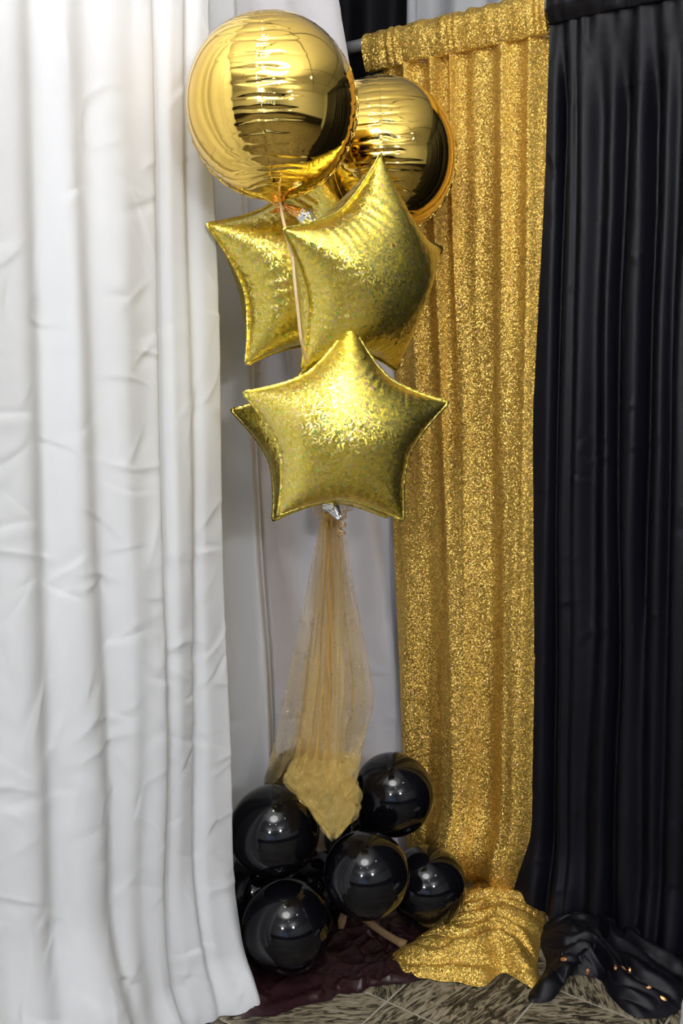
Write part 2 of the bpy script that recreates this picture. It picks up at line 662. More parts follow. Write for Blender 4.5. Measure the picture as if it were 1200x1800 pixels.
def valleys(S, T, spec, width_scale=1.0):
    """spec: (s at top, s at bottom, depth at top, depth at bottom, half width)"""
    d = np.zeros_like(S, dtype=float)
    for k, (a, b, d0, d1, w) in enumerate(spec):
        c = a + (b - a) * T + 0.25 * w * vnoise(T * 3.1 + 11 * k, T * 0 + k * 1.7, 5)
        ww = w * (1 + 0.35 * vnoise(T * 2.3 + 5 * k, T * 0 + 40 + k, 6))
        x = (S - c) / ww
        d -= (d0 + (d1 - d0) * T) * np.exp(-x * x) * (1 + 0.3 * vnoise(T * 4 + 3 * k, T * 0 + 9 * k, 7))
    return d


# --- big white drape on the left, hung along the W direction, its front edge near the balloons
WA0, WB0 = np.array([-1.90, 0.242]), np.array([-0.292, 2.44])
WA1, WB1 = np.array([-1.88, 0.27]), np.array([-0.252, 2.40])
spec = []
for (pt, pb, d0, d1, w) in ((-60, -40, .03, .05, .05), (18, 30, .012, .03, .035), (90, 112, .04, .045, .02), (166, 208, .016, .03, .026),
                            (292, 300, .022, .03, .012), (245, 262, .004, .014, .03), (346, 352, .02, .014, .010), (-160, -150, .03, .05, .05), (-330, -310, .04, .05, .06)):
    spec.append((s_on(pt, 100, WA0, WB0), s_on(pb, 1500, WA1, WB1), d0, d1, w * 0.61))


def fold_white(S, T, z):
    d = valleys(S, T, spec)
    d += 0.006 * vnoise(S * 43 + T * 1.5, T * 5, 11) * (0.4 + T)
    d += 0.018 * vnoise(S * 15 + 3 + T * 2, T * 3.0, 12) * T
    # hem flares out over the floor
    fl = smooth(0.42, 0.0, z)
    calm = 1 - 0.8 * smooth(0.972, 1.0, S)
    d += calm * fl * (0.07 + 0.05 * vnoise(S * 18, T * 2 + 7, 13))
    d += calm * smooth(0.14, 0.0, z) * (0.035 + 0.025 * vnoise(S * 28, T * 3, 14))
    dt = 0.010 * vnoise(S * 14, T * 4, 15) + 0.012 * smooth(0.25, 0.0, z)
    edge = smooth(0.991, 1.0, S)
    d -= 0.05 * edge                      # the side hem turns back
    return d, dt, 0 * S


tag(drape('white_drape', WA0, WB0, WA1, WB1, 2.95, 0.004, fold_white, M_WHITE, nu=640, nv=620, out=(.8, -.6),
          press=dict(n=1000, seed=31, amp=0.0038, length=(0.02, 0.09), width=(0.004, 0.010), lower=0.35)),
    'large bright white cloth drape filling the left side down to the floor', 'curtain', 'white drapes')

# --- second white panel, peeking out right of the big one
def fold_second(S, T, z):
    d = 0.022 * np.sin(2 * math.pi * (3.2 * S + 0.15 * vnoise(T * 2, S * 3, 21)) + 0.6) * (0.7 + 0.3 * T)
    d += 0.006 * vnoise(S * 9, T * 6, 22)
    d -= 0.04 * smooth(0.95, 1.0, S)
    return d, 0.008 * vnoise(T * 5, S * 2, 23), 0 * S


tag(drape('white_drape', (-0.85, 2.36), (-0.262, 2.74), (-0.85, 2.38), (-0.185, 2.83), 2.95, 0.004, fold_second, M_WHITE, nu=240, nv=400, out=(0, -1),
          press=dict(n=120, seed=33, amp=0.0035, length=(0.02, 0.09))),
    'narrow white drape panel showing between the big white drape and the star balloons', 'curtain', 'white drapes')

# --- the white liner behind the balloons, right edge slanting outward as it falls
def fold_liner(S, T, z):
    ph = 2 * math.pi * (5.5 * S + 0.25 * vnoise(S * 3, T * 1.2, 31))
    d = (0.010 + 0.010 * T) * np.sin(ph) + 0.006 * vnoise(S * 14, T * 5, 32)
    d += smooth(0.3, 0.0, z) * 0.02
    return d, 0 * S, 0 * S


tag(drape('white_drape', (-0.62, 2.68), (-0.075, 2.945), (-0.62, 2.68), (0.48, 3.22), 2.95, 0.004, fold_liner, M_WHITE_IN, nu=260, nv=400, out=(0, -1),
          press=dict(n=120, seed=35, amp=0.0035, length=(0.02, 0.10), lower=0.5)),
    'shaded lilac-white drape hanging behind the star balloons and tulle', 'curtain', 'white drapes')

# --- black backdrop and white backdrop seen over the pipe at the top
def fold_back(S, T, z):
    ph = 2 * math.pi * (6 * S + 0.3 * vnoise(S * 4, T * 1.0, 41))
    return 0.03 * np.sin(ph), 0 * S, 0 * S


tag(drape('black_backdrop', (-0.7, 3.62), (0.215, 3.46), (-0.7, 3.62), (0.215, 3.46), 3.03, 0.01, fold_back, M_BLACK_BACK, nu=140, nv=30, out=(0, -1)),
    'black backdrop cloth in the gap above the white crossbar', 'curtain')
tag(drape('white_backdrop', (0.235, 3.66), (1.0, 3.30), (0.235, 3.66), (1.0, 3.30), 3.03, 0.01, fold_back, M_WHITE, nu=140, nv=30, out=(0, -1)),
    'white backdrop cloth just visible over the top edge of the gold drape', 'curtain')
up = empty('upright_pipe', (0.222, 3.35, 0))
tube('pole', [(0, 0, 0.012), (0, 0, 3.02)], 0.016, M_PIPE, up)
tube('base_plate', [(0, 0, 0.001), (0, 0, 0.012)], 0.09, M_PIPE, up, seg=28)
tag(up, 'white upright drape pipe at the top behind the gold drape', 'pipe')

# --- crossbar through the gold and black drapes
GP0 = np.array([0.534, 2.741])                 # right edge of the gold drape on the plan
ROD_Z = 2.525


def on_rod(d, off=0.0):
    p = GP0 + G * d - W * off
    return p


tube_o = empty('crossbar_pipe', (*on_rod(0.0), 0))
rel = lambda d, z: tuple(np.append(on_rod(d) - on_rod(0.0), z))
tube('bar', [rel(-0.95, ROD_Z), rel(1.9, ROD_Z)], 0.0185, M_PIPE, tube_o)
for e in (-0.955, 1.905):
    tube('end_cap', [rel(e - 0.008, ROD_Z), rel(e + 0.008, ROD_Z)], 0.020, M_PIPE, tube_o)
tag(tube_o, 'white horizontal pipe carrying the gold and black drapes', 'pipe')

# --- gold sequin drape: rod pocket, hanging cloth, heap on the floor
gold = empty('sequin_drape', (*on_rod(-0.28), 0))
gold_off = np.array([*on_rod(-0.28), 0.0])
tag(gold, 'gold sequin drape gathered on the pipe and pooling on the floor', 'curtain')
GA0, GB0 = on_rod(-0.565), on_rod(0.0)
GA1, GB1 = on_rod(-0.395), on_rod(0.012)


def gather(S, T, seed, n):
    ph = 2 * math.pi * (n * S + 0.8 * vnoise(S * n * 0.9, T * 0.8, seed))
    return np.sin(ph), np.cos(ph)


def fold_gold(S, T, z):
    a, b = gather(S, T, 51, 6.0)
    amp = 0.013 * (1 - smooth(0.0, 0.75, T)) + 0.002
    d = amp * a * (0.8 + 0.5 * vnoise(S * 6, T * 2, 52))
    big = np.sin(2 * math.pi * (2.3 * S + 0.2 + 0.12 * vnoise(T * 2, S, 53)))
    d += 0.026 * smooth(0.25, 0.85, T) * big
    d += 0.005 * vnoise(S * 20, T * 5, 54)
    # the hanging cloth rounds away at both side edges
    d -= 0.03 * smooth(0.12, 0.0, S) + 0.012 * smooth(0.90, 1.0, S)
    # it slumps where it meets the floor
    d += 0.05 * np.exp(-((z - 0.13) / 0.09) ** 2) * np.sin(math.pi * S) - 0.05 * smooth(0.07, 0.0, z)
    dt = 0.006 * b * (1 - T) + 0.012 * vnoise(T * 3.5, S * 2, 55) * T
    dt -= 0.03 * smooth(0.30, 0.0, z) * S
    return d, dt, 0 * S


o = drape('hanging_cloth', GA0, GB0, GA1, GB1, ROD_Z - 0.075, 0.006, fold_gold, M_SEQUIN, gold, nu=240, nv=240, out=(-.6, -.8))
o.data.transform(Matrix.Translation(tuple(-gold_off)))


def pocket(name, A, B, n, mat, parent, off, seed, drop=0.075, header=0.022, ruffle=0.0022):
    """cloth tunnel around the pipe: ruffled header, bulge over the pipe, seam below"""
    nu, prof = 260, []
    for (dn, dz) in ((-0.002, header + 0.008), (0.005, header + 0.005), (0.014, 0.021), (0.0245, 0.010), (0.028, -0.006), (0.026, -0.35 * drop), (0.018, -0.67 * drop), (0.012, -drop + 0.006), (0.006, -drop - 0.004)):
        prof.append((dn, dz))
    back = [(-0.022, -drop), (-0.028, -0.02), (-0.025, 0.012), (-0.010, 0.024)]
    prof = [prof[0]] + prof[1:] + back + [prof[0]]
    prof = np.array(prof)
    tt = np.linspace(0, len(prof) - 1, 60)
    dn = np.interp(tt, np.arange(len(prof)), prof[:, 0])
    dz = np.interp(tt, np.arange(len(prof)), prof[:, 1])
    S = np.linspace(0, 1, nu)[:, None]
    T = np.linspace(0, 1, 60)[None, :]
    S, T = np.broadcast_arrays(S, T)
    ph = 2 * math.pi * (n * S + 0.9 * vnoise(S * n * 0.8, T * 0 + 3, seed))
    ruff = np.sin(ph)
    w = np.where(dn[None] > 0, 1.0, 0.3)
    N = dn[None] + w * (ruffle * ruff + 0.003 * vnoise(S * n * 2.3, T * 5, seed + 1))
    Z = dz[None] + 0.003 * np.sin(ph + 0.8) * np.exp(-((dz[None] - header) / 0.012) ** 2) + 0.002 * vnoise(S * 30, T * 4, seed + 2)
    A = np.array(A)
    B = np.array(B)
    P = A + (B - A) * S[..., None] - W * N[..., None]
    P = np.concatenate([P, (ROD_Z + Z)[..., None]], -1) - off
    return grid(name, P, mat, parent)


pocket('rod_pocket', GA0 - 0.004 * G, GB0 + 0.003 * G, 11, M_SEQUIN, gold, gold_off, 61)


def heap(name, outline, height, mat, parent, off, waves, direction, seed, rings=46, segs=190, lift=0.004, inner=None, power=3.0, twist=0.5):
    """cloth slumped on the floor: outline given by floor points, folds run along `direction`"""
    O = np.array([on_floor(*p)[:2] for p in outline])
    # smooth closed outline
    n = len(O)
    tt = np.linspace(0, n, segs, endpoint=False)
    i = np.floor(tt).astype(int)
    f = (tt - i)[:, None]
    p0, p1, p2, p3 = O[(i - 1) % n], O[i % n], O[(i + 1) % n], O[(i + 2) % n]
    loop = 0.5 * (2 * p1 + (p2 - p0) * f + (2 * p0 - 5 * p1 + 4 * p2 - p3) * f ** 2 + (3 * p1 - p0 - 3 * p2 + p3) * f ** 3)
    c = loop.mean(0) if inner is None else np.array(on_floor(*inner)[:2])
    r = np.linspace(0, 1, rings) ** 0.8
    jag = 1 + 0.025 * vnoise(tt * 2.2, tt * 0, seed + 3)
    P = c + (loop - c)[:, None] * (r[None] * jag[:, None])[..., None]
    x, y = P[..., 0], P[..., 1]
    d = np.array(direction, float)
    d /= np.linalg.norm(d)
    q = -d[1] * x + d[0] * y
    a = d[0] * x + d[1] * y
    wq = q + twist * 0.06 * vnoise(a * 9 + 3, q * 9, seed) + 0.010 * vnoise(a * 14, q * 14, seed + 1)
    ridge = np.abs(np.sin(math.pi * wq * waves))
    ridge = 1 - (1 - ridge) ** 1.6
    ridge2 = np.abs(np.sin(math.pi * waves * 1.7 * (wq + 0.03 * vnoise(a * 14 + 4, q * 14, seed + 2)) + 3 * vnoise(a * 4, q * 4, seed + 6)))
    env = (1 - r[None] ** power)
    H = height(x, y) if callable(height) else height
    z = lift + H * env * (0.26 + 0.5 * ridge * (0.7 + 0.3 * vnoise(a * 7, q * 7, seed + 5)) + 0.15 * ridge2)
    P = np.concatenate([P, z[..., None]], -1) - off
    P[:, 0] = P[:, 0].mean(0)
    o = grid(name, P, mat, parent, closed_u=True)
    m = o.modifiers.new('subdivision', 'SUBSURF')
    m.levels = m.render_levels = 1
    return o


heap('pooled_hem', [(757, 1630), (800, 1580), (850, 1552), (915, 1550), (953, 1572), (956, 1640), (945, 1690), (948, 1742), (915, 1728), (884, 1712), (850, 1735), (800, 1728), (740, 1722), (680, 1700), (700, 1672), (728, 1655)],
     0.085, M_SEQUIN_POOL, gold, gold_off, 13, G * 0.9 + np.array([0.1, 0.35]), 71, inner=(850, 1652), twist=0.9)

# --- black satin drape
black = empty('satin_drape', (*on_rod(0.3), 0))
black_off = np.array([*on_rod(0.3), 0.0])
tag(black, 'black satin drape along the right edge, pooling on the tiles', 'curtain')
BA0, BB0 = on_rod(0.004, -0.012), on_rod(1.75, 0.0)
BA1, BB1 = on_rod(-0.05, -0.035), on_rod(1.75, 0.02)
bspec = []
for (pt, pb, d0, d1, w) in ((987, 966, .045, .04, .008), (1012, 1000, .012, .010, .006), (1052, 1030, .04, .03, .012), (1090, 1075, .05, .04, .012),
                            (1150, 1120, .05, .04, .014), (1192, 1160, .03, .04, .010), (1250, 1215, .05, .05, .016), (1330, 1300, .05, .05, .02),
                            (1420, 1390, .05, .05, .02), (1540, 1500, .05, .05, .025)):
    bspec.append((s_on(pt, 80, BA0, BB0), s_on(pb, 1550, BA1, BB1), d0, d1, w))


def fold_black(S, T, z):
    g = smooth(0.0, 0.12, T)
    d = valleys(S, T, bspec) * (0.08 + 0.92 * g) + 0.012
    d += 0.004 * np.sin(2 * math.pi * (40 * S + 0.5 * vnoise(S * 30, T, 82))) * (1 - smooth(0.0, 0.07, T))
    d += 0.006 * vnoise(S * 16, T * 4, 83)
    dt = 0.006 * vnoise(T * 6, S * 8, 84)
    d += 0.06 * smooth(0.25, 0.0, z) * (0.5 + 0.5 * vnoise(S * 22, T * 3, 85))
    return d, dt, 0 * S


o = drape('hanging_cloth', BA0, BB0, BA1, BB1, ROD_Z - 0.034, 0.006, fold_black, M_BLACK, black, nu=560, nv=380, out=(-.6, -.8),
          press=dict(n=260, seed=37, amp=0.0035, length=(0.015, 0.06), width=(0.005, 0.010)))
o.data.transform(Matrix.Translation(tuple(-black_off)))
pocket('rod_pocket', on_rod(0.006), on_rod(1.75), 34, M_BLACK, black, black_off, 91, drop=0.052, header=0.035, ruffle=0.003)
heap('pooled_hem', [(948, 1640), (985, 1612), (1060, 1620), (1130, 1640), (1215, 1660), (1240, 1720), (1200, 1770), (1165, 1792), (1110, 1786), (1072, 1752), (1050, 1722), (1005, 1716), (988, 1738), (965, 1762), (925, 1756), (958, 1700)],
     0.095, M_BLACK, black, black_off, 12, np.array([0.45, -0.9]), 95, inner=(1060, 1682), twist=1.3)

# --- a white cloth on the floor at the right, only its corner is in view
# ------------------------------------------------------------------ maroon plastic sheet under the balloons
pn = (220, 160)
cs = [on_floor(*p)[:2] for p in ((408, 1560), (770, 1590), (775, 1712), (425, 1806))]
pu = np.linspace(0, 1, pn[0])[:, None, None]
pv = np.linspace(0, 1, pn[1])[None, :, None]
XY = cs[0] * (1 - pu) * (1 - pv) + cs[1] * pu * (1 - pv) + cs[2] * pu * pv + cs[3] * (1 - pu) * pv
hem = vnoise(pu[..., 0] * 7 + 0 * pv[..., 0], 0 * pu[..., 0] + 0 * pv[..., 0], 111) + 0.5 * vnoise(pu[..., 0] * 19 + 0 * pv[..., 0], 3 + 0 * pu[..., 0] * pv[..., 0], 112)
XY = XY + (cs[3] - cs[0]) * (0.035 * hem * smooth(0.6, 1.0, pv[..., 0]))[..., None]
Z = creases(pn, (0.55, 0.42), 130, 113, 0.010, (0.03, 0.12), width=(0.006, 0.018), tilt=1.6)
Z = Z + 0.006 * vnoise(XY[..., 0] * 11, XY[..., 1] * 11, 114)
Z = 0.003 + np.maximum(Z + 0.009, 0.0) * smooth(1.0, 0.93, pv[..., 0]) * smooth(0.0, 0.06, pv[..., 0]) * smooth(0.0, 0.05, pu[..., 0]) * smooth(1.0, 0.95, pu[..., 0])
tag(grid('plastic_sheet', np.concatenate([XY, Z[..., None]], -1), M_PLASTIC),
    'dark maroon crinkled plastic sheet on the floor under the black balloons', 'plastic sheet')

tag(heap('white_cloth', [(1197, 1772), (1206, 1742), (1230, 1720), (1300, 1715), (1390, 1760), (1400, 1830), (1330, 1880), (1240, 1875), (1196, 1830)],
         0.11, M_WHITE, None, np.zeros(3), 9, np.array([0.6, -0.8]), 121, inner=(1290, 1795), power=5.0),
    'white cloth on the floor peeking in at the lower right corner beside the black satin', 'cloth')


# ------------------------------------------------------------------ foil star balloons
def star_sim(n=32, steps=260, inner=8, ratio=.56, press=.0001, seed=1):
    """inflate a flat star of film: tension-only edges, pressure from inside, the outline kept in the seam plane"""
    tip = [np.array([math.cos(a), math.sin(a)]) for a in [math.pi / 2 + 2 * math.pi * k / 5 for k in range(5)]]
    val = [ratio * np.array([math.cos(a), math.sin(a)]) for a in [math.pi / 2 + math.pi / 5 + 2 * math.pi * k / 5 for k in range(5)]]
    pts, idx, quads, bnd, loop, par = [], {}, [], set(), [], []
    g = np.linspace(0, 1, n + 1)

    def add(p, u, v):
        k = (round(p[0] * 1e5), round(p[1] * 1e5))
        if k not in idx:
            idx[k] = len(pts)
            pts.append(p)
            par.append((u, v))
        return idx[k]
    for k in range(5):
        a, b, c = val[k - 1], tip[k], val[k]
        ids = [[add(u * (1 - v) * a + (1 - u) * v * c + u * v * b, u, v) for v in g] for u in g]
        for i in range(n):
            for j in range(n):
                quads.append((ids[i][j], ids[i + 1][j], ids[i + 1][j + 1], ids[i][j + 1]))
        lp = [ids[n][i] for i in range(n + 1)] + [ids[i][n] for i in range(n - 1, -1, -1)]
        loop += lp[:-1]
        bnd.update(lp)
    P0 = np.array(pts)
    N = len(P0)
    Q = np.array(quads)
    E_ = np.vstack([Q[:, [0, 1]], Q[:, [1, 2]], Q[:, [2, 3]], Q[:, [3, 0]], Q[:, [0, 2]], Q[:, [1, 3]]])
    E_ = np.unique(np.sort(E_, 1), axis=0)
    L = np.linalg.norm(P0[E_[:, 0]] - P0[E_[:, 1]], axis=1)
    bm = np.zeros(N, bool)
    bm[list(bnd)] = True
    rg = np.random.default_rng(seed)
    X = np.zeros((N, 3))
    X[:, :2] = P0
    X[~bm, 2] = .05 + .004 * rg.standard_normal((~bm).sum())
    V = np.zeros_like(X)
    deg = np.bincount(E_.ravel(), minlength=N).astype(float)
    T = np.vstack([Q[:, [0, 1, 2]], Q[:, [0, 2, 3]]])
    for st in range(steps):
        a, b, c = X[T[:, 0]], X[T[:, 1]], X[T[:, 2]]
        fn = np.cross(b - a, c - a) / 6
        F = np.stack([np.bincount(T.ravel(), np.repeat(fn[:, d], 3), minlength=N) for d in range(3)], 1)
        V = V * .94 + F * press * N
        O = X.copy()
        X = X + V
        X[bm, 2] = 0
        for it in range(inner):
            d = X[E_[:, 1]] - X[E_[:, 0]]
            l = np.linalg.norm(d, axis=1) + 1e-9
            ex = l - L
            ex = np.where(ex > 0, ex, ex * .04)
            cor = d * (ex / l * .5)[:, None]
            for k in range(3):
                X[:, k] += 1.7 * (np.bincount(E_[:, 0], cor[:, k], minlength=N) - np.bincount(E_[:, 1], cor[:, k], minlength=N)) / deg
            X[bm, 2] = 0
        V = X - O
    # fine tension wrinkles run in from the seam, strongest at the notches between the points
    u, v = np.array(par).T
    jit = vnoise(P0[:, 0] * 6, P0[:, 1] * 6, seed + 300)
    for a, b in ((u, v), (v, u)):
        fall = np.exp(-((1 - a) / 0.30) ** 2) * np.exp(-((b - 0.10) / 0.42) ** 2)
        X[:, 2] *= 1 + (0.085 + 0.05 * jit) * fall * np.sin(2 * math.pi * (8 * b + 0.4 * jit) + seed)
    X[:, 2] *= 1 + 0.035 * vnoise(P0[:, 0] * 4 + 9, P0[:, 1] * 4, seed + 301)
    rad = np.linalg.norm(X[bm][:, :2], axis=1).max()
    return X / rad, Q, bm, loop


def star_balloon(sim, name, px, py, Y, radius, yaw, pitch, roll, label, mirror=False, fat=1.0):
    X, Q, bm, loop = sim
    X = X.copy()
    if mirror:
        X = X * np.array([-1, 1, 1])
    base = Vector(at(px, py, Y))
    o = empty(name, base)
    o.rotation_euler = (Matrix.Rotation(R(yaw), 3, 'Z') @ Matrix.Rotation(R(pitch), 3, 'X') @ Matrix.Rotation(R(roll), 3, 'Y')).to_euler()
    L3 = lambda p: np.stack([p[:, 0], -p[:, 2] * fat, p[:, 1]], 1) * radius     # star stands upright, faces -Y
    N = len(X)
    back = np.arange(N)
    inn = np.where(~bm)[0]
    back[inn] = N + np.arange(len(inn))
    V = np.vstack([L3(X), L3(X[inn] * np.array([1, 1, -1]))])
    F = np.vstack([Q[:, ::-1] if mirror else Q, back[Q] if mirror else back[Q][:, ::-1]])
    body = mesh('body', V, F, M_HOLO, o, sub=1)
    # flat welded seam around the outline
    lp = X[loop]
    c = lp[:, :2]
    nx = np.roll(c, -1, 0) - np.roll(c, 1, 0)
    nrm = np.stack([nx[:, 1], -nx[:, 0]], 1)
    nrm /= np.linalg.norm(nrm, axis=1)[:, None] + 1e-9
    if (nrm * c).sum() < 0:
        nrm = -nrm
    w = 0.022
    ring = [c - nrm * 0.012, c + nrm * w]
    k = np.arange(len(c))
    wav = 0.006 * np.sin(k * 1.9) * np.sin(k * 0.37)
    P = np.stack([np.stack([r[:, 0], r[:, 1], wav * q], 1) for r, q in zip(ring, (0, 1))], 1)
    P = np.stack([L3(P[:, 0]), L3(P[:, 1])], 1)
    s = grid('seam', P, M_HOLO, o, closed_u=True)
    m = s.modifiers.new('thickness', 'SOLIDIFY')
    m.thickness = 0.0008
    tag(o, label, 'balloon', 'foil star balloons')
    return o


simA = star_sim(seed=1, ratio=.755)
simB = star_sim(seed=8, ratio=.74, press=.00012)
s_front = star_balloon(simB, 'star_balloon', 640, 487, 2.30, 0.262, 44, 11, 0,
                       'gold holographic star balloon in front, directly under the two round balloons')
s_left = star_balloon(simA, 'star_balloon', 538, 477, 2.51, 0.280, 34, 0, 1,
                      'gold holographic star balloon on the left, partly behind the front upper star', mirror=True)
s_low = star_balloon(simA, 'star_balloon', 607, 758, 2.19, 0.235, 6, -2, 3,
                     'lowest gold holographic star balloon in front, above the tulle')
s_back = star_balloon(simB, 'star_balloon', 576, 771, 2.46, 0.249, -6, 2, -2,
                      'gold star balloon mostly hidden behind the lowest front star', mirror=True)


# ------------------------------------------------------------------ round mirror foil balloons, four gores with puckered seams
def orb(name, px, py, Y, radius, yaw, tilt, label, seed):
    o = empty(name, at(px, py, Y))
    o.rotation_euler = (R(tilt), R(-3), R(yaw))
    nt, nl = 256, 200
    th = np.linspace(0, 2 * math.pi, nt, endpoint=False)[:, None]
    ph = np.linspace(0.012, math.pi - 0.012, nl)[None, :]
    TH, PH = np.broadcast_arrays(th, ph)
    lat = np.cos(PH)
    near = np.abs((TH + math.pi / 4) % (math.pi / 2) - math.pi / 4)        # longitude from the nearest seam
    gore = np.floor((TH + math.pi / 4) / (math.pi / 2)) % 4
    arc = near * np.sin(PH)
    # pucker folds cross the seam; spacing and strength vary along it
    q = PH * 23 + 1.2 * vnoise(PH * 3 + 10 * gore, gore * 7.3, seed) + 0.5 * vnoise(PH * 9, TH * 5, seed + 1)
    crease = np.exp(-(np.sin(q) / 0.33) ** 2)
    fall = np.exp(-(arc / (0.30 + 0.09 * vnoise(np.floor(q / math.pi) * 3.3, gore * 5, seed + 2))) ** 2)
    fine = vnoise(PH * 60, gore * 9 + np.floor(near * 6), seed + 3) * np.exp(-(arc / 0.13) ** 2)
    amp = np.sin(PH) ** 0.6
    r = 1 + 0.012 * (1 - np.cos(4 * TH)) * amp ** 2 - 0.016 * crease * fall * amp - 0.002 * fine * amp
    r += 0.006 * vnoise(TH * 1.9, PH * 2.4, seed + 4) * np.sin(PH)
    # pinched at both poles where the gores end
    r += 0.05 * np.exp(-(PH / 0.10) ** 2) + 0.05 * np.exp(-((math.pi - PH) / 0.12) ** 2)
    P = np.stack([r * np.sin(PH) * np.sin(TH), -r * np.sin(PH) * np.cos(TH), r * lat * 1.035], -1) * radius
    grid('body', P, M_FOIL, o, closed_u=True)
    # welded seam flanges: four scalloped fins from pole to pole
    for k in range(4):
        ang = k * math.pi / 2
        pp = np.linspace(0.1, math.pi - 0.1, 150)
        rr = 1 + 0.0035 * np.sin(pp * 34 + seed + k) * np.sin(pp)
        d = np.stack([np.sin(pp) * math.sin(ang), -np.sin(pp) * math.cos(ang), np.cos(pp) * 1.035], 1)
        sd = np.array([math.cos(ang), math.sin(ang), 0])
        inner = d * (rr * 0.985)[:, None]
        wob = (0.010 * np.sin(pp * 34 + 1 + k))[:, None] * sd
        outer = d * (rr * (1.012 if k != 0 else 1.002))[:, None] + wob
        s = grid('seam', np.stack([inner, outer], 1) * radius, M_FOIL, o)
        m = s.modifiers.new('thickness', 'SOLIDIFY')
        m.thickness = 0.0006
    # gathered neck under the balloon
    a = np.linspace(0, 2 * math.pi, 40, endpoint=False)[:, None]
    h = np.linspace(0, 1, 14)[None]
    rr = radius * (0.10 - 0.085 * np.minimum(h / 0.55, 1) + 0.09 * np.maximum(h - 0.6, 0) / 0.4) * (1 + 0.18 * np.cos(9 * a))
    P = np.stack([rr * np.cos(a), rr * np.sin(a) * 0.6, -radius * (1.045 + 0.14 * h) + 0 * a], -1)
    grid('neck', P, M_FOIL_NECK, o, closed_u=True)
    tag(o, label, 'balloon', 'round mirror foil balloons')
    return o


orb1 = orb('round_balloon', 478, 190, 2.24, 0.1834, -3, 0, 'shiny plain gold round foil balloon at the very top, in front of the white drape', 3)
orb2 = orb('round_balloon', 671, 278, 2.68, 0.1912, -2, 0, 'shiny gold round foil balloon behind, against the gold sequin drape', 14)

# silver tails: one left hanging from the top balloon, one under the lowest star
def foil_tail(name, pts, widths, mat, parent):
    pts = np.array([np.array(p) for p in pts])
    n = 24
    tt = np.linspace(0, len(pts) - 1, n)
    C = np.stack([np.interp(tt, np.arange(len(pts)), pts[:, k]) for k in range(3)], 1)
    w = np.interp(tt, np.arange(len(pts)), widths)
    d = np.gradient(C, axis=0)
    side = np.cross(d, [0, -1, 0])
    side /= np.linalg.norm(side, axis=1)[:, None]
    q = np.linspace(-1, 1, 11)
    P = C[:, None] + side[:, None] * (w[:, None] * q)[..., None] * 0.5
    P[..., 1] += -0.012 * (1 - q ** 2)[None] * (w / max(w))[:, None] + 0.004 * np.sin(q * 9)[None] * np.cos(tt * 3)[:, None]
    inv = np.array(parent.matrix_world.inverted() @ Matrix.Identity(4)) if False else None
    o = grid(name, P, mat, None)
    m = o.modifiers.new('thickness', 'SOLIDIFY')
    m.thickness = 0.001
    o.parent = parent
    o.matrix_parent_inverse = (Matrix.Translation(parent.location) @ parent.rotation_euler.to_matrix().to_4x4()).inverted()
    return o


foil_tail('tail', [at(497, 360, 2.24), at(512, 368, 2.23), at(528, 376, 2.225)], [0.006, 0.018, 0.026], M_FOIL_NECK, orb1)
o = foil_tail('tail_end', [at(526, 375, 2.224), at(538, 382, 2.22), at(550, 393, 2.225)], [0.024, 0.036, 0.022], M_SILVER, orb1)
o['label'] = 'silver foil tail end'
o = foil_tail('tail', [at(566, 890, 2.32), at(585, 893, 2.30), at(597, 912, 2.29)], [0.012, 0.030, 0.012], M_SILVER, s_low)
o['label'] = 'silver foil tail'

# ------------------------------------------------------------------ ribbons
rp = [at(491, 352, 2.235), at(496, 380, 2.19), at(505, 420, 2.16), at(514, 455, 2.15), at(520, 520, 2.15), at(529, 600, 2.16), at(540, 640, 2.22), at(545, 668, 2.30)]
rp = np.array(rp)
tt = np.linspace(0, len(rp) - 1, 60)
C = np.stack([np.interp(tt, np.arange(len(rp)), rp[:, k]) for k in range(3)], 1)
tag(strip('balloon_ribbon', C, 0.0065, M_RIBBON, side=(0.97, -0.24, 0)),
    'thin pale ribbon running down from the top round balloon over the stars', 'ribbon')
tt = np.linspace(0, 1, 140)
c0, c1 = at(607, 893, 2.31), at(599, 946, 2.31)
ang = tt * 2 * math.pi * 3.6
C = c0 + (c1 - c0) * tt[:, None] + np.stack([np.cos(ang), np.sin(ang), 0 * ang], 1) * (0.004 + 0.007 * tt)[:, None]
tag(strip('curled_ribbon', C, 0.006, M_CURL, side=(0, 0, 1)),
    'short curled peach ribbon dangling right of the tulle top', 'ribbon')

# ------------------------------------------------------------------ black latex balloons
BB = [  # px, py, Y, radius, label
    (482, 1461, 2.50, 0.1210, 'black latex balloon at the left beside the white drape, upper left of the cluster'),
    (690, 1397, 2.66, 0.1165, 'black latex balloon on the right, highest of the cluster against the gold drape'),
    (643, 1537, 2.42, 0.1120, 'black latex balloon in the middle front of the cluster under the tulle tip'),
    (749, 1567, 2.645, 0.1120, 'black latex balloon at lower right, touching the pooled gold cloth'),
    (505, 1641, 2.43, 0.1185, 'black latex balloon lowest in front, on the maroon sheet'),
    (450, 1592, 2.64, 0.1000, 'black latex balloon in shadow behind the two left balloons, low by the white drape'),
    (530, 1380, 2.72, 0.1080, 'black latex balloon showing through the gold tulle at the back'),
    (566, 1596, 2.70, 0.0900, 'black latex balloon in deep shadow low at the centre back of the cluster'),
    (624, 1474, 2.83, 0.0950, 'black latex balloon in deep shadow between the tulle tip and the highest balloon'),
]
core = np.array(at(590, 1520, 2.58))
lat_proto = None
